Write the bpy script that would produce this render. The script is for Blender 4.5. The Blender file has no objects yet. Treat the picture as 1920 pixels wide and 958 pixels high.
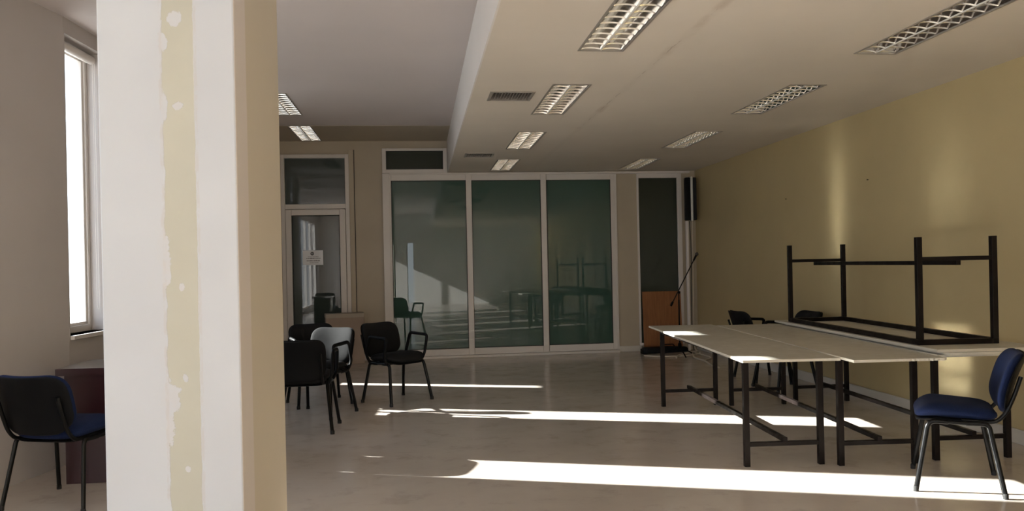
import bpy, bmesh, math, random
from mathutils import Vector, Matrix
random.seed(4)
PI = math.pi
C = bpy.context.scene.collection

# ------------------------------------------------------------------ helpers
class MB:
    """collects polygons and links them as ONE mesh object"""
    def __init__(self):
        self.v = []; self.f = []; self.mi = []; self.m = 0
    def mesh(self, vs, fs):
        o = len(self.v)
        self.v += [tuple(p) for p in vs]
        for f in fs:
            self.f.append(tuple(i + o for i in f)); self.mi.append(self.m)
        return self
    def box(self, a, b, M=None):
        x0, y0, z0 = a; x1, y1, z1 = b
        vs = [(x0,y0,z0),(x1,y0,z0),(x1,y1,z0),(x0,y1,z0),(x0,y0,z1),(x1,y0,z1),(x1,y1,z1),(x0,y1,z1)]
        if M is not None: vs = [M @ Vector(p) for p in vs]
        return self.mesh(vs, [(0,3,2,1),(4,5,6,7),(0,1,5,4),(1,2,6,5),(2,3,7,6),(3,0,4,7)])
    def bar(self, p, q, w, h=None, up=(0,0,1)):
        """square bar from p to q"""
        p = Vector(p); q = Vector(q); h = h or w
        d = (q - p); L = d.length; d.normalize()
        up = Vector(up)
        if abs(d.dot(up)) > .98: up = Vector((0,1,0))
        s = d.cross(up).normalized(); u = s.cross(d)
        M = Matrix((( s.x, d.x, u.x, p.x),(s.y, d.y, u.y, p.y),(s.z, d.z, u.z, p.z),(0,0,0,1)))
        return self.box((-w/2,0,-h/2),(w/2,L,h/2),M)
    def tube(self, pts, r, n=10, cap=True, rx=None):
        pts = [Vector(p) for p in pts]
        rs = r if isinstance(r, (list,tuple)) else [r]*len(pts)
        o = len(self.v); fs = []
        ref = None
        for i, p in enumerate(pts):
            if i == 0: t = pts[1]-pts[0]
            elif i == len(pts)-1: t = pts[-1]-pts[-2]
            else: t = (pts[i+1]-p).normalized() + (p-pts[i-1]).normalized()
            t.normalize()
            if ref is None:
                ref = Vector((0,0,1)) if abs(t.z) < .9 else Vector((1,0,0))
            s = t.cross(ref)
            if s.length < 1e-4: s = t.cross(Vector((0,1,0)))
            s.normalize(); u = s.cross(t).normalized(); ref = u
            for k in range(n):
                a = 2*PI*k/n
                self.v.append(tuple(p + s*math.cos(a)*rs[i]*(rx or 1) + u*math.sin(a)*rs[i]))
        for i in range(len(pts)-1):
            for k in range(n):
                a = o+i*n+k; b = o+i*n+(k+1)%n
                fs.append((a,b,b+n,a+n))
        if cap:
            fs.append(tuple(o+k for k in range(n))[::-1]); fs.append(tuple(o+(len(pts)-1)*n+k for k in range(n)))
        for f in fs: self.f.append(f); self.mi.append(self.m)
        return self
    def lathe(self, prof, n=20, M=None):
        vs = []; fs = []
        for r, z in prof:
            for k in range(n):
                a = 2*PI*k/n; vs.append(Vector((r*math.cos(a), r*math.sin(a), z)))
        for i in range(len(prof)-1):
            for k in range(n):
                a = i*n+k; b = i*n+(k+1)%n
                fs.append((a,b,b+n,a+n))
        fs.append(tuple(range(n))[::-1]); fs.append(tuple((len(prof)-1)*n+k for k in range(n)))
        if M is not None: vs = [M @ p for p in vs]
        return self.mesh(vs, fs)
    def build(self, name, mats, parent=None, smooth=None, bevel=None, loc=None):
        me = bpy.data.meshes.new(name)
        me.from_pydata(self.v, [], self.f)
        if not isinstance(mats, (list,tuple)): mats = [mats]
        for m in mats: me.materials.append(m)
        me.polygons.foreach_set('material_index', self.mi)
        bm = bmesh.new(); bm.from_mesh(me)
        bmesh.ops.recalc_face_normals(bm, faces=bm.faces)
        bm.to_mesh(me); bm.free()
        if smooth:
            me.polygons.foreach_set('use_smooth', [True]*len(me.polygons))
            me.set_sharp_from_angle(angle=math.radians(smooth))
        me.update()
        o = bpy.data.objects.new(name, me); C.objects.link(o)
        if parent is not None: o.parent = parent
        if loc is not None: o.location = loc
        if bevel:
            b = o.modifiers.new('Bevel', 'BEVEL'); b.width = bevel; b.segments = 2
            b.limit_method = 'ANGLE'; b.angle_limit = math.radians(40)
        return o

def tag(o, label=None, cat=None, group=None, kind=None):
    if label: o['label'] = label
    if cat: o['category'] = cat
    if group: o['group'] = group
    if kind: o['kind'] = kind
    return o
def empty(name, loc=(0,0,0), rz=0, kind=None):
    o = bpy.data.objects.new(name, None); C.objects.link(o)
    o.location = loc; o.rotation_euler = (0,0,rz); o.empty_display_size = .1
    if kind: o['kind'] = kind
    return o
def struct(o):
    o['kind'] = 'structure'; return o
def copy_tree(o, parent=None):
    c = o.copy(); C.objects.link(c)
    if parent is not None: c.parent = parent
    for ch in [k for k in bpy.data.objects if k.parent is o]:
        copy_tree(ch, c)
    return c
def arc(c, r, a0, a1, n, ax, ay):
    c = Vector(c); ax = Vector(ax); ay = Vector(ay)
    return [c + ax*r*math.cos(a0+(a1-a0)*i/n) + ay*r*math.sin(a0+(a1-a0)*i/n) for i in range(n+1)]
def rounded(pts, r, n=5):
    """polyline with rounded inner corners"""
    P = [Vector(p) for p in pts]; out = [P[0]]
    for i in range(1, len(P)-1):
        a = (P[i-1]-P[i]); b = (P[i+1]-P[i])
        rr = min(r, a.length*.45, b.length*.45)
        p = P[i]+a.normalized()*rr; q = P[i]+b.normalized()*rr
        for k in range(n+1):
            t = k/n
            out.append(p*(1-t)**2 + P[i]*2*t*(1-t) + q*t*t)
    out.append(P[-1]); return out

# ------------------------------------------------------------------ materials
def mat(name, col=(.5,.5,.5), rough=.5, metal=0, spec=None, ior=None):
    m = bpy.data.materials.new(name); m.use_nodes = True
    b = m.node_tree.nodes['Principled BSDF']
    b.inputs['Base Color'].default_value = (*col, 1)
    b.inputs['Roughness'].default_value = rough
    b.inputs['Metallic'].default_value = metal
    if spec is not None: b.inputs['Specular IOR Level'].default_value = spec
    if ior is not None: b.inputs['IOR'].default_value = ior
    m.diffuse_color = (*col, 1)
    return m
class NT:
    def __init__(self, m):
        self.t = m.node_tree; self.b = self.t.nodes['Principled BSDF']
    def n(self, typ, **kw):
        x = self.t.nodes.new(typ)
        for k, v in kw.items():
            if k == 'inp':
                for kk, vv in v.items(): x.inputs[kk].default_value = vv
            else: setattr(x, k, v)
        return x
    def l(self, a, b): self.t.links.new(a, b)
    def coord(self): 
        return self.n('ShaderNodeTexCoord').outputs['Object']
    def noise(self, scale, detail=4, rough=.55, vec=None):
        x = self.n('ShaderNodeTexNoise', inp={'Scale':scale,'Detail':detail,'Roughness':rough})
        self.l(vec if vec is not None else self.coord(), x.inputs['Vector']); return x.outputs['Fac']
    def math(self, op, a, b=None, c=None):
        x = self.n('ShaderNodeMath', operation=op)
        for i, s in enumerate((a,b,c)):
            if s is None: continue
            if isinstance(s, (int,float)): x.inputs[i].default_value = s
            else: self.l(s, x.inputs[i])
        return x.outputs[0]
    def ramp(self, fac, a, b, lo=.3, hi=.7):
        x = self.n('ShaderNodeValToRGB'); e = x.color_ramp.elements
        e[0].position = lo; e[1].position = hi
        e[0].color = (*a,1); e[1].color = (*b,1)
        self.l(fac, x.inputs[0]); return x.outputs[0]
    def mix(self, fac, a, b):
        x = self.n('ShaderNodeMix', data_type='RGBA')
        for s, i in ((fac,0),(a,6),(b,7)):
            if isinstance(s, (int,float)): x.inputs[i].default_value = s
            elif isinstance(s, tuple): x.inputs[i].default_value = (*s,1)
            else: self.l(s, x.inputs[i])
        return x.outputs[2]
    def smooth(self, v, lo, hi, a=0, b=1):
        x = self.n('ShaderNodeMapRange', interpolation_type='SMOOTHSTEP', inp={1:lo,2:hi,3:a,4:b})
        self.l(v, x.inputs[0]); return x.outputs[0]
    def bump(self, h, strength=.2, dist=.01):
        x = self.n('ShaderNodeBump', inp={'Strength':strength,'Distance':dist})
        self.l(h, x.inputs['Height']); self.l(x.outputs[0], self.b.inputs['Normal'])
    def col(self, c): self.l(c, self.b.inputs['Base Color'])
    def rough(self, c): self.l(c, self.b.inputs['Roughness'])

def painted(name, col, var=.06, rough=.6, scale=1.5, bump=.05):
    m = mat(name, col, rough); t = NT(m)
    a = tuple(c*(1-var) for c in col); b = tuple(min(1,c*(1+var)) for c in col)
    t.col(t.ramp(t.noise(scale, 5), a, b))
    t.bump(t.noise(140, 3), bump, .002)
    return m

M_yellow = painted('yellow_wall_paint', (.46,.365,.195), .05, .42)
M_cream = painted('cream_wall_paint', (.42,.36,.275), .05, .5)
M_white = painted('white_wall_paint', (.66,.63,.60), .03, .6)
M_grey_wall = painted('grey_white_wall_paint', (.44,.405,.39), .03, .6)
M_ceil_l = painted('left_ceiling_paint', (.60,.545,.535), .02, .7)
M_fascia = painted('bulkhead_paint', (.72,.69,.67), .02, .6)
M_base = painted('baseboard_paint', (.55,.52,.47), .06, .4)
M_concrete = painted('outside_ground_concrete', (.50,.48,.45), .08, .8)
M_frame = painted('white_aluminium', (.62,.58,.55), .02, .35, 3, .0)
M_gasket = mat('black_gasket', (.015,.015,.014), .6)

def make_ceiling_mat():
    m = mat('ceiling_paint_with_seam', (.66,.60,.53), .65); t = NT(m)
    co = t.coord(); s = t.n('ShaderNodeSeparateXYZ'); t.l(co, s.inputs[0])
    base = t.ramp(t.noise(1.1, 4), (.64,.585,.515), (.69,.63,.555))
    nz = t.noise(5, 4, .6); nz2 = t.noise(2.3, 3)
    x = t.math('ADD', s.outputs[0], t.math('MULTIPLY', t.math('SUBTRACT', nz, .5), .05))
    d = t.math('ABSOLUTE', t.math('SUBTRACT', x, 1.66))
    wide = t.smooth(d, .012, .05, 1, 0)
    thin = t.smooth(d, .002, .007, 1, 0)
    patch = t.math('MULTIPLY', wide, t.smooth(nz2, .50, .66))
    y_near = t.smooth(s.outputs[1], 7.8, 8.6, 1, 0)
    crack = t.math('MULTIPLY', t.math('MULTIPLY', thin, t.smooth(nz, .45, .6)), y_near)
    c = t.mix(t.math('MULTIPLY', wide, .25), base, (.58,.53,.47))
    c = t.mix(t.math('MULTIPLY', t.math('MULTIPLY', patch, .38), y_near), c, (.46,.37,.29))
    c = t.mix(t.math('MULTIPLY', crack, .5), c, (.30,.24,.19))
    t.col(c); t.bump(t.noise(120, 3), .05, .002)
    return m
M_ceil = make_ceiling_mat()

def make_floor_mat():
    m = mat('worn_screed_floor', (.36,.31,.27), .22, spec=.5); t = NT(m)
    a = t.noise(.55, 6, .6); b = t.noise(4.2, 6, .65); c = t.noise(26, 4, .6)
    col = t.ramp(a, (.44,.385,.34), (.57,.505,.45), .32, .7)
    col = t.mix(t.math('MULTIPLY', t.smooth(b, .5, .8), .16), col, (.47,.42,.37))
    col = t.mix(t.math('MULTIPLY', t.smooth(b, .48, .30), .30), col, (.25,.21,.18))
    col = t.mix(t.math('MULTIPLY', t.smooth(c, .5, .75), .06), col, (.50,.45,.40))
    # scuffs and drag marks: stretched noise
    mp = t.n('ShaderNodeMapping', inp={'Scale':(1.2,5.5,1),'Rotation':(0,0,.5)}); t.l(t.coord(), mp.inputs[0])
    sc = t.noise(1.6, 5, .7, mp.outputs[0])
    col = t.mix(t.math('MULTIPLY', t.smooth(sc, .60, .76), .22), col, (.22,.18,.155))
    mp2 = t.n('ShaderNodeMapping', inp={'Scale':(.9,7,1),'Rotation':(0,0,-.35),'Location':(3,1,0)}); t.l(t.coord(), mp2.inputs[0])
    sc2 = t.noise(2.2, 5, .7, mp2.outputs[0])
    col = t.mix(t.math('MULTIPLY', t.smooth(sc2, .60, .85), .12), col, (.56,.51,.46))
    t.col(col)
    t.rough(t.smooth(b, .3, .7, .15, .24))
    t.bump(b, .012, .01)
    return m
M_floor = make_floor_mat()

def make_pillar_mat():
    m = mat('pillar_paint_with_bare_strip', (.8,.78,.76), .65); t = NT(m)
    g = t.n('ShaderNodeNewGeometry')
    co = t.coord(); s = t.n('ShaderNodeSeparateXYZ'); t.l(co, s.inputs[0])
    nn = t.n('ShaderNodeSeparateXYZ'); t.l(g.outputs['True Normal'], nn.inputs[0])
    X, Y, Z = s.outputs
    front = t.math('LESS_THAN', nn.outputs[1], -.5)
    mp = t.n('ShaderNodeMapping', inp={'Scale':(6,1,2.2)}); t.l(co, mp.inputs[0])
    rag = t.noise(5.5, 7, .7, mp.outputs[0]); rag2 = t.noise(16, 5, .7)
    big = t.noise(2.1, 2, .5)
    off = t.math('MULTIPLY', t.math('SUBTRACT', rag, .5), .022)
    off = t.math('ADD', off, t.math('MULTIPLY', t.math('SUBTRACT', rag2, .5), .012))
    xl = t.math('ADD', X, off)
    inL = t.smooth(xl, -.839, -.836); inR = t.smooth(t.math('ADD', X, t.math('MULTIPLY', off, .6)), -.738, -.735, 1, 0)
    strip = t.math('MULTIPLY', inL, inR)
    # filler dabs down the strip
    dabs = None
    for px, pz, rx, rz in ((-.797,2.20,.024,.030),(-.79,1.905,.017,.014),(-.787,1.30,.011,.016),(-.781,.995,.011,.016),(-.781,.69,.011,.014),
                           (-.846,1.42,.022,.06),(-.832,.93,.030,.05),(-.835,.83,.018,.07),(-.838,1.35,.016,.09),(-.835,1.9,.012,.05),(-.835,2.12,.014,.03)):
        dx = t.math('DIVIDE', t.math('SUBTRACT', xl, px), rx)
        dz = t.math('DIVIDE', t.math('SUBTRACT', t.math('ADD', Z, off), pz), rz)
        r = t.math('SQRT', t.math('ADD', t.math('MULTIPLY', dx, dx), t.math('MULTIPLY', dz, dz)))
        r = t.math('ADD', r, t.math('MULTIPLY', t.math('SUBTRACT', rag2, .5), 2.4))
        k = t.smooth(r, .85, 1.0, 1, 0)
        dabs = k if dabs is None else t.math('MAXIMUM', dabs, k)
    nodab = t.math('SUBTRACT', 1, dabs)
    stripv = t.math('MULTIPLY', strip, nodab)
    # rough torn border just outside the strip
    bl = t.math('ABSOLUTE', t.math('ADD', xl, .842)); br = t.math('ABSOLUTE', t.math('ADD', xl, .731))
    border = t.math('MAXIMUM', t.smooth(bl, .003, .008, 1, 0), t.smooth(br, .003, .007, 1, 0))
    border = t.math('MULTIPLY', border, t.smooth(rag, .42, .55))
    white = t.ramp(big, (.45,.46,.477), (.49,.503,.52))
    cream = t.ramp(t.noise(3, 4), (.40,.385,.315), (.44,.425,.35))
    fc = t.mix(stripv, white, cream)
    fc = t.mix(t.math('MULTIPLY', border, .55), fc, (.44,.41,.39))
    fc = t.mix(t.math('MULTIPLY', t.math('MULTIPLY', dabs, t.smooth(rag2, .35, .6)), .45), fc, (.49,.47,.455))
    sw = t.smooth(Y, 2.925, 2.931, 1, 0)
    side = t.mix(sw, (.58,.525,.43), (.66,.61,.58))  # white paint wraps the corner; pinkish side shading is put into its colour
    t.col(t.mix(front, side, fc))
    h = t.math('ADD', t.math('MULTIPLY', t.math('SUBTRACT', 1, stripv), .8), t.math('MULTIPLY', rag2, .25))
    h = t.math('MULTIPLY', h, front)
    t.bump(h, .35, .004)
    return m
M_pillar = make_pillar_mat()

def fabric(name, a, b, rough=.85):
    m = mat(name, a, rough, spec=.12); t = NT(m)
    t.col(t.ramp(t.noise(220, 3), a, b, .35, .65))
    t.bump(t.noise(420, 2), .25, .002)
    m.node_tree.nodes['Principled BSDF'].inputs['Sheen Weight'].default_value = .02
    m.node_tree.nodes['Principled BSDF'].inputs['Sheen Roughness'].default_value = .4
    return m
M_blue = fabric('navy_blue_fabric', (.005,.0095,.034), (.009,.017,.056))
M_black_fab = fabric('black_fabric', (.008,.008,.0085), (.014,.014,.0145))
M_plastic = mat('black_plastic_shell', (.004,.004,.0045), .5, spec=.12)
M_leg = mat('black_steel_tube', (.004,.004,.004), .28, 0, spec=.18)
M_rubber = mat('black_rubber', (.01,.01,.01), .8)

def make_iron():
    m = mat('dark_painted_iron', (.025,.018,.016), .38, spec=.12); t = NT(m)
    t.col(t.ramp(t.noise(9, 5), (.005,.0035,.003), (.011,.0075,.0065)))
    t.rough(t.smooth(t.noise(14,3), .3, .7, .28, .5))
    return m
M_iron = make_iron()
def make_board(name, a, b):
    m = mat(name, a, .38); t = NT(m)
    n1 = t.noise(1.3, 6, .65); n2 = t.noise(9, 5, .7)
    c = t.ramp(n1, a, b, .35, .65)
    c = t.mix(t.math('MULTIPLY', t.smooth(n2, .62, .72), .30), c, (.30,.26,.20))
    mp = t.n('ShaderNodeMapping', inp={'Scale':(9,1,1)}); t.l(t.coord(), mp.inputs[0])
    st = t.noise(1.7, 5, .7, mp.outputs[0])
    c = t.mix(t.math('MULTIPLY', t.smooth(st, .66, .70), .5), c, (.20,.16,.12))
    t.col(c); t.rough(t.smooth(n2, .3, .7, .30, .48))
    return m
M_board = make_board('scuffed_cream_laminate', (.47,.45,.395), (.53,.505,.445))
M_edge = make_board('raw_board_edge', (.54,.50,.42), (.62,.575,.48))

M_mirror = mat('mirror_aluminium', (.68,.67,.65), .12, 1)
M_spine = mat('satin_white_aluminium', (.80,.79,.76), .35, .3)
M_lip = mat('grey_steel_lip', (.33,.30,.27), .4, .3)
M_tube = mat('white_fluorescent_glass', (.85,.84,.78), .25)
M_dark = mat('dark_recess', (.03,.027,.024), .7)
M_vent = mat('grey_vent_metal', (.36,.33,.30), .4, .3)
M_maroon = mat('maroon_laminate', (.030,.009,.012), .3)
M_grey_lam = mat('grey_desk_laminate', (.24,.225,.22), .16)
M_card = painted('brown_cardboard', (.32,.25,.205), .06, .8, 4)
M_card2 = painted('pale_cardboard_tape', (.36,.31,.255), .05, .5, 4)
M_paper = painted('white_paper', (.74,.76,.80), .02, .7, 5)
M_ink = mat('grey_ink', (.09,.09,.10), .7)
M_silver = mat('brushed_silver', (.45,.46,.45), .35, .8)
M_cable_w = mat('beige_cable', (.55,.49,.41), .5)
M_cable_b = mat('black_cable', (.015,.015,.015), .5)
M_bag = mat('black_case_nylon', (.007,.008,.010), .55, spec=.2)
M_steel = mat('chrome_mesh', (.12,.12,.12), .4, .8)
M_trunk = mat('white_pvc_trunking', (.68,.63,.60), .4)
def make_wood():
    m = mat('orange_brown_veneer', (.25,.095,.03), .4); t = NT(m)
    mp = t.n('ShaderNodeMapping', inp={'Scale':(14,1,1.2)}); t.l(t.coord(), mp.inputs[0])
    t.col(t.ramp(t.noise(2.5, 5, .6, mp.outputs[0]), (.20,.072,.022), (.29,.115,.038)))
    return m
M_wood = make_wood()
def make_tinted(name, a, b, ior=1.75):
    m = mat(name, a, .008, ior=ior); t = NT(m)
    t.col(t.ramp(t.noise(.6, 2), a, b))
    return m
M_film = make_tinted('green_film_glass', (.042,.082,.064), (.050,.096,.080), 1.55)
M_film_d = make_tinted('dark_green_film_glass', (.030,.036,.026), (.036,.043,.032), 1.45)
M_film_g = make_tinted('grey_green_door_glass', (.034,.047,.043), (.042,.057,.053), 1.65)
def make_clear():
    m = bpy.data.materials.new('clear_window_glass'); m.use_nodes = True
    t = m.node_tree; t.nodes.remove(t.nodes['Principled BSDF'])
    out = t.nodes['Material Output']
    tr = t.nodes.new('ShaderNodeBsdfTransparent'); gl = t.nodes.new('ShaderNodeBsdfGlossy'); mx = t.nodes.new('ShaderNodeMixShader')
    lw = t.nodes.new('ShaderNodeLayerWeight'); pw = t.nodes.new('ShaderNodeMath'); pw.operation = 'POWER'; pw.inputs[1].default_value = 5
    fr = t.nodes.new('ShaderNodeMath'); fr.operation = 'MULTIPLY_ADD'; fr.inputs[1].default_value = .8; fr.inputs[2].default_value = .04
    t.links.new(lw.outputs['Facing'], pw.inputs[0]); t.links.new(pw.outputs[0], fr.inputs[0])
    tr.inputs[0].default_value = (.93,.96,.97,1); gl.inputs['Roughness'].default_value = .0
    t.links.new(fr.outputs[0], mx.inputs[0]); t.links.new(tr.outputs[0], mx.inputs[1]); t.links.new(gl.outputs[0], mx.inputs[2])
    t.links.new(mx.outputs[0], out.inputs[0])
    return m
M_clear = make_clear()

# ------------------------------------------------------------------ room dimensions (metres)
B = 11.676          # back wall
W = 4.22            # right wall
ZC = 2.732          # right hand ceiling
ZU = 3.20           # left hand ceiling
XB = .455           # bulkhead face between both
YR = -5.0           # wall behind the camera
XL0 = -3.45         # left wall behind the camera
LEFT = [(XL0, YR), (XL0, 1.6), (-2.5, 5.99), (-2.10, B)]

def wall_run(mb, p0, p1, z0, z1, t, holes):
    """wall from p0 to p1 (plan), thickness t to the left of p0->p1, with rectangular holes (s0,s1,za,zb)"""
    p0 = Vector((*p0,0)); p1 = Vector((*p1,0)); d = p1-p0; L = d.length; d.normalize()
    nrm = Vector((-d.y, d.x, 0))
    M = Matrix(((d.x,nrm.x,0,p0.x),(d.y,nrm.y,0,p0.y),(0,0,1,0),(0,0,0,1)))
    ss = sorted({0., L, *[h[0] for h in holes], *[h[1] for h in holes]})
    for a, b in zip(ss[:-1], ss[1:]):
        zs = [(z0, z1)]
        for h in holes:
            if h[0] <= a+1e-6 and h[1] >= b-1e-6:
                nz = []
                for u, w in zs:
                    if h[2] > u: nz.append((u, min(w, h[2])))
                    if h[3] < w: nz.append((max(u, h[3]), w))
                zs = nz
        for u, w in zs:
            if w-u > 1e-4: mb.box((a,0,u),(b,t,w),M)
    return M

def plane_holes(mb, x0, x1, y0, y1, z, holes, t=.02):
    xs = sorted({x0,x1,*[h[0] for h in holes],*[h[1] for h in holes]})
    ys = sorted({y0,y1,*[h[2] for h in holes],*[h[3] for h in holes]})
    for a, b in zip(xs[:-1], xs[1:]):
        for c, d in zip(ys[:-1], ys[1:]):
            if any(h[0] <= a+1e-6 and h[1] >= b-1e-6 and h[2] <= c+1e-6 and h[3] >= d-1e-6 for h in holes): continue
            mb.box((a,c,z),(b,d,z+t))

# ------------------------------------------------------------------ floor, ceilings
struct(MB().box((XL0-.3,YR-.2,-.06),(W+.2,B+.2,0)).build('floor', M_floor))
struct(MB().box((-60,-60,-.5),(60,60,-.3)).build('ground_outside', M_concrete))

LW, LL = .285, 1.19                       # light opening
lights_main = []
for xc, ys in ((1.203, (4.43,6.59,8.75,10.86)), (3.105, (4.43,6.555,8.72,10.85))):
    for y in ys: lights_main.append((xc, y))
lights_up = [(-1.50, 9.10), (-1.50, 11.02)]
vents = [(.774,6.415),(.774,9.853)]
hm = [(x-LW/2,x+LW/2,y-LL/2,y+LL/2) for x,y in lights_main] + [(x-.165,x+.165,y-.155,y+.155) for x,y in vents]
hu = [(x-LW/2,x+LW/2,y-LL/2,y+LL/2) for x,y in lights_up]
mb = MB(); plane_holes(mb, XB, W+.2, YR-.2, B+.2, ZC, hm)
struct(mb.build('ceiling', M_ceil))
def prism(mb, pts, z0, z1):
    n = len(pts); vs = [(x,y,z0) for x,y in pts]+[(x,y,z1) for x,y in pts]
    mb.mesh(vs, [tuple(range(n))[::-1], tuple(range(n,2*n))]+[(k,(k+1)%n,n+(k+1)%n,n+k) for k in range(n)])
XI = -2.05
def left_x(y):
    for (xa, ya), (xb, yb) in zip(LEFT[:-1], LEFT[1:]):
        if ya <= y <= yb: return xa+(xb-xa)*(y-ya)/(yb-ya)
mb = MB(); plane_holes(mb, XI, XB, YR-.2, 10.42, ZU, [h for h in hu if h[3] < 10.42])
prism(mb, [(XL0-.05,YR-.2),(XI,YR-.2),(XI,10.42),(left_x(10.42)-.05,10.42),(LEFT[2][0]-.05,LEFT[2][1]),(LEFT[1][0]-.05,LEFT[1][1])], ZU, ZU+.02)
struct(mb.build('ceiling_left', M_ceil_l))
prism_end = [(XI,10.42),(XI,B+.2),(LEFT[3][0]-.05,B+.2),(left_x(10.42)-.05,10.42)]
mb = MB(); prism(mb, prism_end, ZU-.004, ZU+.02); plane_holes(mb, XI, XB, 10.42, B+.2, ZU-.004, [(h[0],h[1],max(h[2],10.42),h[3]) for h in hu if h[3] > 10.42], .024)
struct(mb.build('ceiling_left_end', M_cream))
struct(MB().box((XB-.012,YR-.2,ZC-.0),(XB,B+.05,ZU)).build('wall_bulkhead', M_fascia))
# roof slab over the recesses keeps daylight out of the ceiling void
mb = MB(); prism(mb, [(XL0-.2,YR-.25),(W+.25,YR-.25),(W+.25,B+.55),(LEFT[3][0]-.2,B+.55),(LEFT[2][0]-.2,LEFT[2][1]),(LEFT[1][0]-.2,LEFT[1][1])], ZU+.25, ZU+.45)
struct(mb.build('roof_slab', M_white))

# ------------------------------------------------------------------ walls
struct(MB().box((W,YR-.2,0),(W+.2,B+.2,ZU+.25)).build('wall_right', M_yellow))
struct(MB().box((W-.022,YR,0),(W,B,.105)).build('baseboard_right', M_base, bevel=.006))

# left wall: storefront behind the camera, slanted stretch, then the window wall
mb = MB()
STORE = (.45, 6.2, .10, 2.95)
wall_run(mb, LEFT[0], LEFT[1], 0, ZU+.25, .25, [STORE])
FRONTWIN = [(.55,1.20,.905,3.085), (2.55,3.20,.905,3.085)]
MF = wall_run(mb, LEFT[1], LEFT[2], 0, ZU+.25, .25, FRONTWIN)
struct(mb.build('wall_left_front', M_grey_wall))
def spos(y): # distance along the window wall for a given y
    a = Vector(LEFT[2]); b = Vector(LEFT[3]); return (y-a.y)/(b.y-a.y)*(b-a).length
WIN = [(0.02, spos(6.60), .905, 3.085), (spos(8.02), spos(8.52), .905, 3.11), (spos(9.80), spos(10.04), .60, 1.80)]
mb = MB(); MW = wall_run(mb, LEFT[2], LEFT[3], 0, ZU+.25, .25, WIN)
struct(mb.build('wall_left', M_grey_wall))
# back wall with the glazed openings
mb = MB()
DX = [(-1.95,-.985,0,3.005), (-.505,2.975,0,2.715), (-.505,.435,2.715,3.08), (3.30,4.00,.09,2.70)]
def back_holes():
    return [(a+XL0*-1, b+XL0*-1, c, d) for a,b,c,d in DX]
wall_run(mb, (XL0,B), (W+.2,B), 0, ZU+.25, .18, back_holes())
struct(mb.build('wall_back', M_cream))
struct(MB().box((-.93,B-.012,0),(-.515,B,.09)).build('baseboard_back', M_base, bevel=.004))
# wall behind the camera, with a narrow glazed slit
mb = MB()
wall_run(mb, (W+.2,YR), (XL0-.25,YR), 0, ZU+.25, .2, [(W+.2+.17, W+.2+.42, .05, 2.2)])
struct(mb.build('wall_rear', M_white))
# solid shells that close the rooms behind the tinted glazing
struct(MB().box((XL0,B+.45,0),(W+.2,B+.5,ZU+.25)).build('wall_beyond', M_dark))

# ------------------------------------------------------------------ windows in the left wall
def window_unit(n, hole, tilt=False, roller=False, MW=MW):
    s0, s1, z0, z1 = hole
    root = empty('window_%d' % n, kind='structure'); root.matrix_world = MW
    f = MB(); y0, y1 = .13, .19; w = .035
    f.box((s0,y0,z0),(s0+w,y1,z1)).box((s1-w,y0,z0),(s1,y1,z1)).box((s0,y0,z0),(s1,y1,z0+.05)).box((s0,y0,z1-.05),(s1,y1,z1))
    f.build('window_frame', M_frame, root, bevel=.004)
    if tilt:
        g = MB(); a, b, c, d = s0+w, s1-w, z0+.05, z1-.05; q = .022
        g.box((a,.145,c),(a+q,.2,d)).box((b-q,.145,c),(b,.2,d)).box((a,.145,c),(b,.2,c+q)).box((a,.145,d-q),(b,.2,d))
        g.build('sash', M_frame, root, bevel=.003)
    MB().box((s0+w,.165,z0+.05),(s1-w,.171,z1-.05)).build('pane', M_clear, root)
    MB().box((s0,-.03,z0-.03),(s1+.03,.13,z0)).build('window_sill', M_frame, root, bevel=.004)
    if roller:
        MB().tube([(s0+.01,.085,z1-.05),(s1-.02,.085,z1-.05)], .034, 16).build('roller_blind', M_frame, root, smooth=40)
        MB().tube(rounded([(s1-.05,.06,z1-.05),(s1-.05,.06,z0+.2),(s1-.03,.058,z0+.15),(s1-.012,.06,z0+.2),(s1-.02,.06,z1-.05)],.03), .0025, 6).build('blind_cord', M_frame, root)
    return root
window_unit(1, WIN[0], True, True)
window_unit(2, WIN[1], True); window_unit(3, WIN[2])
for k, h in enumerate(FRONTWIN): window_unit(8+k, h, MW=MF)
# storefront
root = empty('window_4', kind='structure')
f = MB(); ys0, ys1 = YR+STORE[0], YR+STORE[1]
xa, xb = XL0-.17, XL0-.09
f.box((xa,ys0,.1),(xb,ys1,.17)).box((xa,ys0,2.88),(xb,ys1,2.95))
for k in range(6):
    y = ys0 + (ys1-ys0-.07)*k/5; f.box((xa,y,.1),(xb,y+.07,2.95))
f.build('window_frame', M_frame, root)
MB().box((XL0-.135,ys0,.15),(XL0-.128,ys1,2.9)).build('pane', M_clear, root)
root = empty('window_5', kind='structure')
MB().box((-.42,YR-.1,.05),(-.17,YR-.094,2.2)).build('pane', M_clear, root)
f = MB()
f.box((-.42,YR-.13,.05),(-.395,YR-.05,2.2)).box((-.195,YR-.13,.05),(-.17,YR-.05,2.2)).build('window_frame', M_frame, root)

# ------------------------------------------------------------------ glazed doors and windows in the back wall
def frame_rect(mb, x0, x1, z0, z1, w, y0, y1, wt=None, wb=None, wr=None):
    wt = w if wt is None else wt; wb = w if wb is None else wb; wr = w if wr is None else wr
    mb.box((x0,y0,z0),(x0+w,y1,z1)); mb.box((x1-wr,y0,z0),(x1,y1,z1))
    if wt: mb.box((x0+w,y0,z1-wt),(x1-wr,y1,z1))
    if wb: mb.box((x0+w,y0,z0),(x1-wr,y1,z0+wb))
    return mb
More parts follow.
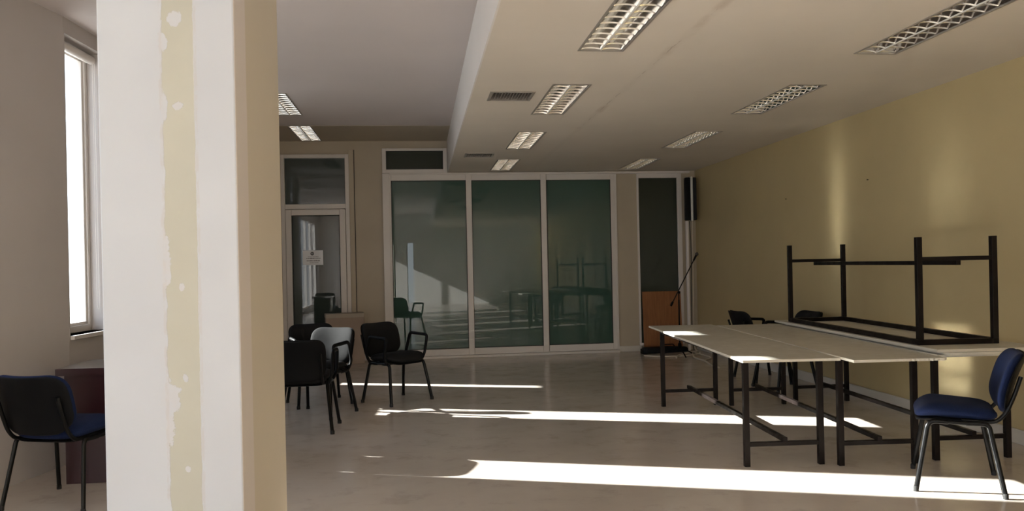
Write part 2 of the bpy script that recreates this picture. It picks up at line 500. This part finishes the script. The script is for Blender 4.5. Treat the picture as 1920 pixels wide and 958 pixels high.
# door 1: single glazed leaf with a light above
d1 = empty('door_1', kind='structure')
f = MB(); frame_rect(f, -1.95, -.985, 0, 3.005, .055, B-.03, B+.08, .055, 0)
f.box((-1.895,B-.03,2.215),(-1.04,B+.08,2.285)).build('door_frame', M_frame, d1, bevel=.004)
MB().box((-1.895,B+.02,2.285),(-1.04,B+.026,2.95)).build('transom_pane', M_film_g, d1)
f = MB(); frame_rect(f, -1.89, -1.045, .01, 2.208, .085, B-.045, B+.02, .085, .16)
leaf = f.build('door_leaf', M_frame, d1, bevel=.005)
g = MB(); frame_rect(g, -1.807, -1.128, .168, 2.125, .010, B-.0462, B-.02); g.build('gasket', M_gasket, leaf)
MB().box((-1.805,B-.012,.17),(-1.13,B-.006,2.123)).build('pane', M_film_g, leaf)
# cream jamb strip beside the door
struct(MB().box((-.985,B-.02,0),(-.915,B+.01,3.07)).build('trim_1', M_cream, bevel=.004))
struct(MB().box((-.915,B-.008,0),(-.905,B,3.07)).build('trim_2', M_dark))
# notice on the door
n = MB().box((-1.662,B-.020,1.405),(-1.375,B-.0125,1.618)).build('paper_notice', M_paper)
tag(n, 'white printed paper notice with round emblem taped to glazed door', 'notice')
e = MB()
def ring(mb, cx, cz, r0, r1, y, n=24):
    vs = []; fs = []
    for k in range(n):
        a = 2*PI*k/n
        vs += [(cx+r0*math.cos(a),y,cz+r0*math.sin(a)),(cx+r1*math.cos(a),y,cz+r1*math.sin(a))]
    for k in range(n):
        a = 2*k; b = 2*((k+1)%n); fs.append((a,a+1,b+1,b))
    mb.mesh(vs, fs)
ring(e, -1.528, 1.571, .012, .026, B-.0206)
e.box((-1.533,B-.0206,1.549),(-1.523,B-.0203,1.593))
e.build('emblem', M_ink, n)
random.seed(11)
for z, x0, x1, h, lo, hi in ((1.522,-1.590,-1.44,.006,.012,.034),(1.500,-1.612,-1.415,.007,.012,.034),(1.461,-1.605,-1.42,.015,.005,.011),(1.436,-1.565,-1.445,.009,.005,.011)):
    x = x0; e = MB()
    while x < x1:
        L = random.uniform(lo, hi); e.box((x,B-.0206,z),(min(x+L,x1+.002),B-.0203,z+h*random.uniform(.8,1.1))); x += L+.0045
    e.build('text_line', M_ink, n)

# door 2: three sliding glazed panels
d2 = empty('door_2', kind='structure')
f = MB()
f.box((-.505,B-.085,0),(-.405,B+.08,2.715))
f.box((-.405,B-.06,2.69),(4.12,B-.0,2.722))
f.box((-.405,B-.085,0),(2.975,B+.05,.035))
f.box((2.955,B-.02,.035),(2.985,B+.05,2.69))
f.build('door_frame', M_frame, d2, bevel=.004)
for i, (a, b, yo) in enumerate(((-.475,.79,.0),(.705,1.905,.03),(1.83,2.975,.06))):
    g = MB(); y0, y1 = B-.075+yo, B-.040+yo
    st = .095 if i == 0 else .085
    frame_rect(g, a, b, .037, 2.70, st, y0, y1, .095, .10, .085)
    p = g.build('sliding_panel', M_frame, d2, bevel=.006)
    q = MB(); frame_rect(q, a+st-.002, b-.083, .135, 2.607, .010, y0-.0012, y1-.01)
    q.build('gasket', M_gasket, p)
    MB().box((a+st,y0+.012,.137),(b-.085,y0+.018,2.605)).build('pane', M_film, p)
# window above the sliding door
w6 = empty('window_6', kind='structure')
f = MB(); frame_rect(f, -.505, .44, 2.722, 3.085, .06, B-.045, B+.06, .04, .055); f.build('window_frame', M_frame, w6, bevel=.004)
q = MB(); frame_rect(q, -.447, .382, 2.775, 3.047, .010, B-.0462, B-.02); q.build('gasket', M_gasket, w6)
MB().box((-.445,B-.01,2.777),(.38,B-.004,3.045)).build('pane', M_film_d, w6)
# tall narrow window at the right
w7 = empty('window_7', kind='structure')
f = MB(); frame_rect(f, 3.30, 4.00, .09, 2.70, .03, B-.02, B+.06, .075, .03, .07); f.build('window_frame', M_frame, w7, bevel=.004)
MB().box((3.33,B+.01,.12),(3.93,B+.016,2.625)).build('pane', M_film_d, w7)
struct(MB().box((2.985,B-.015,0),(3.33,B,.085)).build('trim_3', M_base, bevel=.004))
w = MB().box((3.30,B-.05,.085),(3.35,B-.015,.125)).build('cable_junction_box', M_trunk, bevel=.004)
tag(w, 'small pale junction box on back wall above baseboard', 'junction box')

# ------------------------------------------------------------------ pillar
struct(MB().box((-1.043,2.75,0),(-.603,3.60,ZU)).build('pillar', M_pillar, bevel=.006))

# ------------------------------------------------------------------ ceiling lights
def make_light():
    r = empty('ceiling_light')
    hw, hl = LW/2, LL/2
    f = MB()
    f.box((-hw-.010,-hl-.012,-.005),(-hw+.004,hl+.012,0)).box((hw-.004,-hl-.012,-.005),(hw+.010,hl+.012,0))
    f.box((-hw+.004,-hl-.012,-.005),(hw-.004,-hl+.004,0)).box((-hw+.004,hl-.004,-.005),(hw-.004,hl+.012,0))
    f.build('frame', M_lip, r)
    h = MB()
    h.box((-hw,-hl,0),(-hw+.002,hl,.10)).box((hw-.002,-hl,0),(hw,hl,.10)).box((-hw,-hl,0),(hw,-hl+.002,.10)).box((-hw,hl-.002,0),(hw,hl,.10))
    h.box((-hw,-hl,.098),(hw,hl,.10)); h.build('housing', M_lip, r)
    t = MB(); n = 10
    xe = hw-.008
    for sgn in (-1,1):
        vs = []; fs = []
        for k in range(n+1):
            u = k/n; x = sgn*(.006 + (xe-.006)*u); z = .004 + .078*(1-(2*u-1)**2)
            vs += [(x,-hl+.004,z),(x,hl-.004,z)]
        for k in range(n): fs.append((2*k,2*k+1,2*k+3,2*k+2))
        t.mesh(vs, fs)
    t.build('reflector', M_mirror, r, smooth=60)
    MB().tube([(0,-hl+.004,.004),(0,hl-.004,.004)], .0065, 12).build('spine', M_spine, r, smooth=50)
    nb = 11
    l = MB()
    for sgn in (-1,1):
        m = 8; vs = []; fs = []
        for i in range(m+1):
            u = i/m; x = sgn*(.006+(xe-.006)*u)
            dip = .007*(1-(2*u-1)**2)
            vs += [(x,-.001,.001+dip),(x,.001,.001+dip),(x,.0030,.010+dip),(x,-.0030,.010+dip)]
        for i in range(m):
            a = 4*i
            for c in range(4): fs.append((a+c,a+(c+1)%4,a+4+(c+1)%4,a+4+c))
        l.mesh(vs, fs)
    b0 = l.build('louvre_blade', M_mirror, r, smooth=35)
    for k in range(nb+1):
        o = b0
        if k: o = b0.copy(); C.objects.link(o)
        o.location = (0, -hl+.008 + (LL-.016)*k/nb, 0)
    for sgn in (-1,1):
        MB().tube([(sgn*.07,-hl+.01,.056),(sgn*.07,hl-.01,.056)], .0125, 12).build('fluorescent_tube', M_tube, r, smooth=40)
    return r
proto = make_light()
lab = ['recessed louvre light nearest the camera in the row beside the bulkhead',
       'recessed louvre light next to the larger ceiling vent',
       'recessed louvre light third along the row beside the bulkhead',
       'recessed louvre light of the bulkhead row closest to the sliding doors',
       'recessed louvre light nearest the camera in the row beside the yellow wall',
       'recessed louvre light second along the row beside the yellow wall',
       'recessed louvre light third along the row beside the yellow wall',
       'recessed louvre light of the yellow wall row closest to the narrow dark window',
       'recessed louvre light in the higher left ceiling half hidden by the pillar',
       'recessed louvre light in the higher left ceiling above the glazed door']
pos = [(x,y,ZC) for x,y in lights_main] + [(x,y,ZU-(.004 if y > 10.4 else 0)) for x,y in lights_up]
for i, p in enumerate(pos):
    o = proto if i == 0 else copy_tree(proto)
    o.location = p
    tag(o, lab[i], 'ceiling light', 'recessed louvre ceiling lights')

def make_vent():
    r = empty('ceiling_vent')
    f = MB(); a = .182; b = .172; c = .155; d = .145
    f.box((-a,-b,-.008),(-c,b,0)).box((c,-b,-.008),(a,b,0)).box((-c,-b,-.008),(c,-d,0)).box((-c,d,-.008),(c,b,0))
    f.build('frame', M_vent, r, bevel=.003)
    h = MB().box((-.16,-.15,.0),(-.157,.15,.12)).box((.157,-.15,.0),(.16,.15,.12)).box((-.16,-.15,.0),(.16,-.147,.12)).box((-.16,.147,.0),(.16,.15,.12)).box((-.16,-.15,.118),(.16,.15,.12))
    h.build('duct_box', M_lip, r)
    for k in range(13):
        x = -.143 + .286*k/12
        M = Matrix.Translation((x,0,.010)) @ Matrix.Rotation(math.radians(32),4,'Y')
        MB().box((-.0015,-.146,-.014),(.0015,.146,.014),M).build('slat', M_vent, r)
    return r
v = make_vent()
for i, (x, y) in enumerate(vents):
    o = v if i == 0 else copy_tree(v)
    o.location = (x,y,ZC)
    tag(o, ['square grey ceiling vent nearer the camera, beside a louvre light','square grey ceiling vent close to the sliding doors'][i], 'vent', 'ceiling air vents')

# ------------------------------------------------------------------ tables
def make_table_frame(name, w=.495, l=2.20, h=.715, t=.036, bar_lo=.13):
    r = empty(name)
    top = MB()
    top.box((-w/2-t/2,-l/2-t/2,h-t),(-w/2+t/2,l/2+t/2,h)).box((w/2-t/2,-l/2-t/2,h-t),(w/2+t/2,l/2+t/2,h))
    top.box((-w/2+t/2,-l/2-t/2,h-t),(w/2-t/2,-l/2+t/2,h)).box((-w/2+t/2,l/2-t/2,h-t),(w/2-t/2,l/2+t/2,h))
    top.build('top_frame', M_iron, r, bevel=.002)
    for sx in (-1,1):
        for sy in (-1,1):
            MB().box((sx*w/2-t/2,sy*l/2-t/2,0),(sx*w/2+t/2,sy*l/2+t/2,h-t)).build('leg', M_iron, r, bevel=.002)
    for sy in (-1,1):
        MB().box((-w/2+t/2,sy*l/2-.014,bar_lo),(w/2-t/2,sy*l/2+.014,bar_lo+.028)).build('crossbar', M_iron, r, bevel=.002)
    MB().box((-.015,-l/2-.03,bar_lo+.028),(.015,l/2+.03,bar_lo+.058)).build('long_stretcher', M_iron, r, bevel=.002)
    return r
def place_between(o, nl, nr, fl, fr, z=0):
    c = (Vector(nl)+Vector(nr)+Vector(fl)+Vector(fr))/4
    d = (Vector(fl)+Vector(fr))/2-(Vector(nl)+Vector(nr))/2
    o.location = (c.x, c.y, z); o.rotation_euler = (0,0,math.atan2(d.y,d.x)-PI/2)
tf = make_table_frame('table')
place_between(tf, (2.106,4.93),(2.59,4.93),(2.235,7.125),(2.73,7.135))
tf2 = copy_tree(tf); place_between(tf2, (2.71,4.83),(3.18,4.80),(2.865,7.08),(3.345,7.03))
tf3 = copy_tree(tf); place_between(tf3, (3.37,4.85),(3.864,4.85),(3.485,7.046),(3.985,7.042))
def board_mesh(name, w, l, th, parent=None, chip=0):
    """board with its near left corner at the local origin, running along +x and +y"""
    mb = MB()
    random.seed(int(w*1000)+chip)
    # chipped near edge
    n = 40; pts = []
    for k in range(n+1):
        x = w*k/n
        dy = random.uniform(0,.014) if (chip and k > n*.45 and random.random() < .5) else 0
        pts.append((x,dy))
    low = pts; vs = []; fs = []
    for x, dy in low: vs += [(x,dy*.3,th),(x,dy,0),(x,l,0),(x,l,th)]
    mb.m = 0
    for k in range(n):
        a = 4*k; b = a+4
        mb.m = 0; base = len(mb.v)
    o = len(mb.v); mb.v += vs
    for k in range(n):
        a = o+4*k; b = a+4
        for f, m in (((a,b,b+1,a+1),1),((a+1,b+1,b+2,a+2),0),((a+2,b+2,b+3,a+3),1),((a+3,b+3,b,a),0)):
            mb.f.append(f); mb.mi.append(m)
    e = o+4*n
    mb.f.append((o,o+1,o+2,o+3)); mb.mi.append(1); mb.f.append((e,e+3,e+2,e+1)); mb.mi.append(1)
    return mb.build(name, [M_board, M_edge], parent)
A = math.radians
def place_board(o, x, y, z, deg):
    o.location = (x,y,z); o.rotation_euler = (0,0,-A(deg))
# the loose tops lie on the frames: things of their own
b1 = board_mesh('tabletop_board', .61, 2.78, .016); place_board(b1, 1.965, 4.657, .7155, 4.7)
tag(b1, 'cream tabletop board on the leftmost table frame, sunlit at its corners', 'tabletop', 'loose tabletop boards')
b2 = board_mesh('tabletop_board', .575, 2.78, .016, chip=3); place_board(b2, 2.590, 4.485, .7155, 4.5)
tag(b2, 'cream tabletop board with chipped front edge on the middle table', 'tabletop', 'loose tabletop boards')
b3 = board_mesh('tabletop_board', .66, 2.64, .016); place_board(b3, 3.205, 4.585, .7155, 3.9)
tag(b3, 'bottom board of the three stacked on the table by the yellow wall', 'tabletop', 'loose tabletop boards')
b4 = board_mesh('tabletop_board', .64, 2.60, .016, chip=5); place_board(b4, 3.245, 4.53, .7316, 3.9)
tag(b4, 'middle board of the three stacked on the table by the yellow wall', 'tabletop', 'loose tabletop boards')
b5 = board_mesh('tabletop_board', .69, 2.66, .017); place_board(b5, 3.195, 4.575, .7477, 3.9)
tag(b5, 'top board of the stack by the yellow wall, under the upturned frame', 'tabletop', 'loose tabletop boards')
tag(tf, 'dark iron table frame standing leftmost of the three under the boards', 'table', 'iron table frames')
tag(tf2, 'dark iron table frame standing in the middle of the three', 'table', 'iron table frames')
tag(tf3, 'dark iron table frame against the yellow wall, behind the blue chair', 'table', 'iron table frames')
# upturned frame
up = make_table_frame('upturned_table_frame', .505, 2.16, .710)
place_between(up, (3.265,4.82),(3.765,4.845),(3.425,6.965),(3.935,6.985))
up.rotation_euler = (PI, 0, up.rotation_euler.z)
up.location.z = .7648+.710
tag(up, 'dark iron table frame turned upside down on the stacked boards', 'table', 'iron table frames')

# ------------------------------------------------------------------ chairs
def pad(outline, th, crown, bend=None, rings=(0,.35,.62,.82,.93,.985,1.0), mirror=True):
    """cushion: outline = list of (x,y); puffed on both sides by crown / th"""
    mb = MB(); n = len(outline)
    cx = sum(p[0] for p in outline)/n; cy = sum(p[1] for p in outline)/n
    vs = []; fs = []
    def P(r, p, side):
        x = cx+(p[0]-cx)*r; y = cy+(p[1]-cy)*r
        e = (1-r**5)
        z = (crown*(1-r*r) + th/2*max(0,e)**.5) if side > 0 else -(th/2*max(0,e)**.5)
        if bend: 
            dx, dy, dz = bend(x, y); return (x+dx, y+dy, z+dz)
        return (x, y, z)
    for side in (1,-1):
        o = len(vs); vs.append(P(0,(cx,cy),side))
        for r in rings[1:]:
            for p in outline: vs.append(P(r,p,side))
        for k in range(n):
            f = (o, o+1+k, o+1+(k+1)%n); fs.append(f)
        for i in range(len(rings)-2):
            for k in range(n):
                a = o+1+i*n+k; b = o+1+i*n+(k+1)%n
                fs.append((a,a+n,b+n,b))
    mb.mesh(vs, fs)
    bm = bmesh.new()
    for v in mb.v: bm.verts.new(v)
    bm.verts.ensure_lookup_table()
    for f in mb.f: bm.faces.new([bm.verts[i] for i in f])
    bmesh.ops.remove_doubles(bm, verts=bm.verts, dist=1e-5)
    out = MB(); bm.verts.index_update()
    out.v = [tuple(v.co) for v in bm.verts]; out.f = [tuple(v.index for v in f.verts) for f in bm.faces]; out.mi = [0]*len(out.f)
    bm.free(); return out
def round_poly(pts, r, n=7):
    """closed polygon with per-corner radii"""
    out = []; N = len(pts)
    for i in range(N):
        p = Vector((*pts[i],0)); a = Vector((*pts[i-1],0))-p; b = Vector((*pts[(i+1)%N],0))-p
        rr = min(r[i], a.length*.49, b.length*.49)
        s = p+a.normalized()*rr; e = p+b.normalized()*rr
        for k in range(n+1):
            t = k/n; q = s*(1-t)**2+p*2*t*(1-t)+e*t*t; out.append((q.x,q.y))
    # resample long edges
    res = []
    for i in range(len(out)):
        a = Vector(out[i]); b = Vector(out[(i+1)%len(out)]); L = (b-a).length
        m = max(1, int(L/.03))
        for k in range(m): res.append(tuple(a+(b-a)*k/m))
    return res
seat_out = round_poly([(-.235,.215),(.235,.215),(.215,-.205),(-.215,-.205)], [.12,.12,.10,.10])
back_out = round_poly([(-.232,.170),(.232,.170),(.228,-.120),(.15,-.182),(-.15,-.182),(-.228,-.120)], [.11,.11,.07,.10,.10,.07])
def xf(mb, M):
    mb.v = [tuple(M @ Vector(p)) for p in mb.v]; return mb
def make_chair(fab, arms, rl_=.0115, by=-.272, bz=.632, bt=17):
    r = empty('armchair' if arms else 'chair')
    def sb(x, y): # seat: waterfall front, slight dish
        return (0, 0, -.035*max(0,(y-.10)/.115)**2 + .012*(x/.235)**2)
    tilt = Matrix.Translation((0,.0,.445)) @ Matrix.Rotation(A(3.5),4,'X')
    xf(pad(seat_out, .085, .010, sb), tilt).build('seat', fab, r, smooth=60)
    xf(pad(seat_out, .028, .0, lambda x,y: (-x*.03,-y*.03,-.030*max(0,(y-.10)/.115)**2-.036)), tilt).build('seat_shell', M_plastic, r, smooth=60)
    # backrest: local x across, y up, z forward
    def bb(x, y): return (0, 0, .045*(x/.232)**2 - .02*(y/.185)**2)
    BM = Matrix.Translation((0,by,bz)) @ Matrix.Rotation(A(bt),4,'X') @ Matrix(((1,0,0,0),(0,0,1,0),(0,1,0,0),(0,0,0,1)))
    xf(pad(back_out, .060, .006, bb), BM).build('backrest', fab, r, smooth=60)
    xf(pad(back_out, .024, .0, lambda x,y: (x*.012,y*.012,.045*(x/.232)**2-.02*(y/.185)**2-.024)), BM).build('back_shell', M_plastic, r, smooth=60)
    for s in (-1,1):
        top = .402
        fl = MB().tube(rounded([(s*.268,.222,.0),(s*.222,.150,top),(s*.222,.05,top-.002)], .045), rl_, 10, rx=1.2)
        fo = fl.build('leg', M_leg, r, smooth=40)
        MB().lathe([(rl_*1.22,0),(rl_*1.25,.022),(rl_*1.1,.03)], 12, Matrix.Translation((s*.267,.2205,0))).build('foot_cap', M_rubber, fo, smooth=40)
        rl = MB().tube(rounded([(s*.268,-.222,.0),(s*.222,-.150,top-.002),(s*.222,-.04,top-.004)], .03), rl_, 10, rx=1.2)
        ro = rl.build('leg', M_leg, r, smooth=40)
        MB().lathe([(rl_*1.22,0),(rl_*1.25,.022),(rl_*1.1,.03)], 12, Matrix.Translation((s*.267,-.2205,0))).build('foot_cap', M_rubber, ro, smooth=40)
        MB().tube([(s*.222,.06,top-.002),(s*.222,-.05,top-.004)], .0112, 10, rx=1.1).build('side_rail', M_leg, r, smooth=40)
        MB().tube(rounded([(s*.195,-.02,.412),(s*.195,-.185,.405),(s*.195,-.238,.46),(s*.195,-.278,.56),(s*.195,-.312,.67)], .06), .0115, 10).build('back_support', M_leg, r, smooth=40)
        if arms:
            z0 = .405
            path = rounded([(s*.232,.115,z0),(s*.266,.125,.47),(s*.268,.165,.655),(s*.268,-.095,.668),(s*.262,-.155,.48),(s*.232,-.14,z0)], .035, 4)
            MB().tube(path, .0135, 10, rx=1.25).build('armrest', M_plastic, r, smooth=40)
    for y in (.12,-.12):
        MB().tube([(-.222,y,.401),(.222,y,.401)], .010, 8).build('crossbar', M_leg, r, smooth=40)
    return r
def face(o, cx, cy, dx, dy):
    o.location = (cx,cy,0); o.rotation_euler = (0,0,math.atan2(dy,dx)-PI/2)
blue = make_chair(M_blue, False)
face(blue, 3.14, 4.35, -.85, .53)
tag(blue, 'navy blue fabric chair on thin black legs facing the tables, before the yellow wall', 'chair', 'blue chairs')
c2 = copy_tree(blue); face(c2, -2.09, 4.98, .30, .95)
tag(c2, 'navy blue chair seen from behind in front of the maroon desk', 'chair', 'blue chairs')
arm = make_chair(M_black_fab, True, .0145, -.266, .620, 15)
face(arm, -.243, 8.06, .67, -.74)
tag(arm, 'black armchair standing alone before the left sliding glass panel', 'chair', 'black armchairs')
for cx, cy, dx, dy, lb in (
    (-.99, 6.80, .03, 1.0, 'black armchair seen from behind, nearest of the cluster beside the pillar'),
    (-.95, 7.49, -.44, -.90, 'black armchair with sunlit backrest in the middle of the cluster'),
    (-1.02, 8.11, .38, -.92, 'black armchair at the back of the cluster, before the glazed door'),
    (3.83, 8.52, 1.0, .05, 'black armchair behind the tables, facing the yellow wall'),):
    o = copy_tree(arm); face(o, cx, cy, dx, dy); tag(o, lb, 'chair', 'black armchairs')
blk = make_chair(M_black_fab, False, .0145, -.276, .642, 17)
face(blk, 3.74, 7.80, -1.0, -.05)
tag(blk, 'black chair by the yellow wall, its back showing through the upturned frame', 'chair', 'black chairs')
o = make_chair(M_black_fab, False, .0145, -.262, .596, 14); face(o, -1.575, 5.938, -1.0, .361)
tag(o, 'black chair hidden behind the pillar, facing the left wall', 'chair', 'black chairs')

# ------------------------------------------------------------------ desk at the left
d = empty('desk', (-2.315,5.34,0)); 
tag(d, 'maroon desk with grey top standing by the left window', 'desk')
MB().box((0,0,.715),(.42,.52,.745)).build('desk_top', [M_grey_lam], d, bevel=.003)
MB().box((-.002,-.003,.700),(.422,.0,.745)).build('top_edge', M_maroon, d)
MB().box((.035,.035,0),(.39,.057,.714)).build('front_panel', M_maroon, d, bevel=.002)
MB().box((.035,.057,0),(.060,.50,.714)).build('side_panel', M_maroon, d, bevel=.002)
MB().box((.365,.057,0),(.39,.50,.714)).build('side_panel', M_maroon, d, bevel=.002)

# ------------------------------------------------------------------ cardboard box by the door
bx = empty('cardboard_box', (-1.305,11.245,0), A(10))
tag(bx, 'brown cardboard box standing between the glazed door and the sliding doors', 'box')
MB().box((0,0,0),(.525,.27,.70)).build('body', M_card, bx, bevel=.004)
MB().box((-.004,-.004,.655),(.529,.274,.712)).build('lid', M_card2, bx, bevel=.003)

# ------------------------------------------------------------------ corner equipment
sp = empty('column_speaker', (4.075,11.45,1.96), A(-8))
tag(sp, 'black column speaker hung high in the corner by the yellow wall', 'speaker')
MB().box((-.095,-.06,0),(-.018,.06,.64)).build('cabinet', M_plastic, sp, bevel=.012)
MB().box((.018,-.05,0),(.075,.06,.64)).build('grille', M_bag, sp, bevel=.012)
MB().box((-.018,-.068,-.012),(.018,.05,.652)).build('trim_strip', M_silver, sp, bevel=.006)
MB().box((-.03,.06,.28),(.03,.20,.36)).build('bracket', M_plastic, sp)
t = MB().box((4.005,11.50,0),(4.045,11.54,1.955)).build('cable_trunking', M_trunk, bevel=.004)
tag(t, 'pale vertical cable trunking under the column speaker', 'cable trunking')
t = MB().tube(rounded([(4.06,11.50,1.95),(4.075,11.49,1.5),(4.06,11.48,.9),(4.055,11.47,.35),(4.06,11.45,.05),(4.055,11.40,.008),(4.04,11.36,.008)],.3,4), .006, 6).build('speaker_cable', M_cable_b, smooth=40)
tag(t, 'thin black cable hanging down from the column speaker', 'cable')
t = MB().tube(rounded([(4.115,11.53,1.95),(4.11,11.53,1.0),(4.10,11.52,.4),(4.09,11.48,.08),(4.09,11.42,.010),(4.09,11.34,.010)],.3,4), .008, 6).build('speaker_cable', M_cable_w, smooth=40)
tag(t, 'beige cable dropping beside the trunking to the floor', 'cable')

# microphone on a boom stand
ms = empty('microphone_stand', (3.668,10.9,0))
tag(ms, 'black boom microphone stand before the orange brown board', 'microphone stand')
MB().tube([(0,0,.12),(0,0,.80)], .011, 12).build('pole', M_plastic, ms, smooth=40)
MB().tube([(0,0,.60),(0,0,.93)], .008, 12).build('inner_pole', M_plastic, ms, smooth=40)
MB().lathe([(.02,.11),(.026,.12),(.026,.17),(.016,.19)], 14).build('hub', M_plastic, ms, smooth=40)
for k in range(3):
    a = .5+2*PI*k/3
    MB().tube([(0,0,.135),(.27*math.cos(a),.27*math.sin(a),.012)], .009, 8).build('leg', M_plastic, ms, smooth=40)
MB().lathe([(.014,-.02),(.02,-.012),(.02,.012),(.014,.02)], 14, Matrix.Translation((-.005,-.022,.905)) @ Matrix.Rotation(PI/2,4,'X')).build('clutch', M_plastic, ms, smooth=40)
MB().tube([(-.125,-.035,.730),(.225,-.035,1.372)], .0075, 10).build('boom', M_plastic, ms, smooth=40)
MB().tube([(-.132,-.035,.718),(-.10,-.035,.776)], .016, 12).build('counterweight', M_plastic, ms, smooth=40)
md = Vector((.35,0,.642)).normalized(); b0 = Vector((.225,-.035,1.372))
mic = MB().tube([b0-md*.02, b0+md*.045], [.013,.015], 12).build('clip', M_plastic, ms, smooth=40)
m_ = MB().tube([b0+md*.01, b0+md*.07], [.011,.015], 12).build('microphone', M_plastic, ms, smooth=40)
MB().tube([b0+md*(.062+.05*k/8) for k in range(9)], [.012,.020,.0245,.026,.026,.0245,.021,.014,.004], 14).build('mic_grille', M_steel, m_, smooth=60)

wb = MB().box((0,0,0),(.60,.018,.90)).build('leaning_board', M_wood, bevel=.002)
wb.location = (3.345,11.575,.002); wb.rotation_euler = (A(-4.2),0,0)
tag(wb, 'orange brown wooden board leaning against the narrow dark window', 'board')

# long black case on the floor
cs = empty('equipment_case', (3.24,11.32,0), A(9))
tag(cs, 'long black equipment case lying on the floor before the orange brown board', 'case')
mb = MB()
prof = [(-.07,.012),(-.055,0),(.055,0),(.07,.012),(.068,.075),(.045,.092),(-.045,.092),(-.068,.075)]
vs = []; fs = []
xs = [0,.02,.05,.40,.58,.70,.72]; sc = [.75,.95,1,1,.9,.8,.65]
for x, s in zip(xs, sc):
    for a, b in prof: vs.append((x, a*s, b*s))
n = len(prof)
for i in range(len(xs)-1):
    for k in range(n): fs.append((i*n+k,i*n+(k+1)%n,(i+1)*n+(k+1)%n,(i+1)*n+k))
fs.append(tuple(range(n))); fs.append(tuple((len(xs)-1)*n+k for k in range(n)))
mb.mesh(vs, fs).build('body', M_bag, cs, smooth=50)
MB().tube(rounded([(.30,-.0,.088),(.32,-.0,.118),(.50,-.0,.118),(.52,-.0,.086)],.03), .008, 8).build('handle', M_plastic, cs, smooth=40)
MB().box((-.012,-.05,.0),(.0,.05,.07)).build('end_cap', M_plastic, cs, bevel=.004)

# cables on the floor
def cable(pts, r, label, m=M_cable_w):
    o = MB().tube(rounded(pts, .25, 5), r, 8).build('floor_cable', m, smooth=40)
    tag(o, label, 'cable', 'cables on the floor by the corner')
z = .011
cable([(3.17,11.00,z),(3.30,10.86,z),(3.55,10.78,z),(3.80,10.83,z),(4.0,11.0,z),(4.04,11.12,z)], .010, 'beige floor cable looping out furthest, past the black case')
cable([(4.00,11.15,z+.02),(3.80,11.0,z+.018),(3.58,10.74,z+.016),(3.52,10.62,z)], .012, 'beige floor cable running straight out from the corner')
cable([(3.92,11.1,z),(3.75,10.55,z),(3.78,10.2,z),(3.66,9.62,z),(3.70,9.5,z)], .012, 'beige floor cable reaching forward to the table leg')
cable([(3.96,11.1,z+.004),(3.92,10.75,z+.02),(4.0,10.5,z),(3.80,10.30,z)], .009, 'beige floor cable with a short bend near the yellow wall')

# two old screws in the yellow wall
for y, zz, lb in ((8.657,2.04,'small dark screw in the yellow wall, further from the camera'),(6.99,2.08,'small dark screw in the yellow wall, nearer the camera')):
    s = MB().lathe([(.003,0),(.003,.010),(.006,.012),(.006,.015),(.002,.017)], 10, Matrix.Translation((W,y,zz)) @ Matrix.Rotation(-PI/2,4,'Y')).build('wall_screw', M_rubber)
    tag(s, lb, 'screw', 'screws in the yellow wall')

# ------------------------------------------------------------------ light
SUN = Vector((1.0,-.361,-.473)).normalized()
l = bpy.data.lights.new('sun', 'SUN'); l.energy = 34; l.angle = A(.53); l.color = (1,.955,.89)
lo = bpy.data.objects.new('sun', l); C.objects.link(lo)
lo.rotation_euler = SUN.to_track_quat('-Z','Y').to_euler(); lo.location = (-8,6,6)
w = bpy.data.worlds.new('sky'); bpy.context.scene.world = w; w.use_nodes = True
nt = w.node_tree; bg = nt.nodes['Background']
tc = nt.nodes.new('ShaderNodeTexCoord'); sx = nt.nodes.new('ShaderNodeSeparateXYZ'); cr = nt.nodes.new('ShaderNodeValToRGB')
nt.links.new(tc.outputs['Generated'], sx.inputs[0]); nt.links.new(sx.outputs[2], cr.inputs[0]); nt.links.new(cr.outputs[0], bg.inputs[0])
e = cr.color_ramp.elements; e[0].position = 0; e[0].color = (.95,.96,1,1); e[1].position = .6; e[1].color = (.62,.78,1,1)
bg.inputs[1].default_value = 3.2

# ------------------------------------------------------------------ camera
cam = bpy.data.cameras.new('camera'); co = bpy.data.objects.new('camera', cam); C.objects.link(co)
F, ROLL, YAW, CY = 1480.135, A(-1.211), A(6.716), 496.381
cam.sensor_width = 36; cam.sensor_fit = 'HORIZONTAL'; cam.lens = 36*F/1920; cam.shift_y = (CY-479)/1920
fw = Vector((math.sin(YAW), math.cos(YAW), 0)); rt = Vector((math.cos(YAW), -math.sin(YAW), 0)); upv = rt.cross(fw)
R = rt*math.cos(ROLL)+upv*math.sin(ROLL); U = -rt*math.sin(ROLL)+upv*math.cos(ROLL)
co.matrix_world = Matrix(((R.x,U.x,-fw.x,0),(R.y,U.y,-fw.y,0),(R.z,U.z,-fw.z,1.35),(0,0,0,1)))
cam.clip_start = .05
sc = bpy.context.scene
sc.camera = co
sc.view_settings.view_transform = 'Standard'; sc.view_settings.look = 'None'; sc.view_settings.gamma = 1; sc.view_settings.use_curve_mapping = False
sc.view_settings.exposure = .42
sc.cycles.use_denoising = True
sc.cycles.use_guiding = True
sc.cycles.guiding_training_samples = 32
sc.cycles.blur_glossy = .05
sc.cycles.caustics_reflective = True
sc.cycles.max_bounces = 14; sc.cycles.diffuse_bounces = 8; sc.cycles.glossy_bounces = 6; sc.cycles.transparent_max_bounces = 12
sc.cycles.sample_clamp_indirect = 0
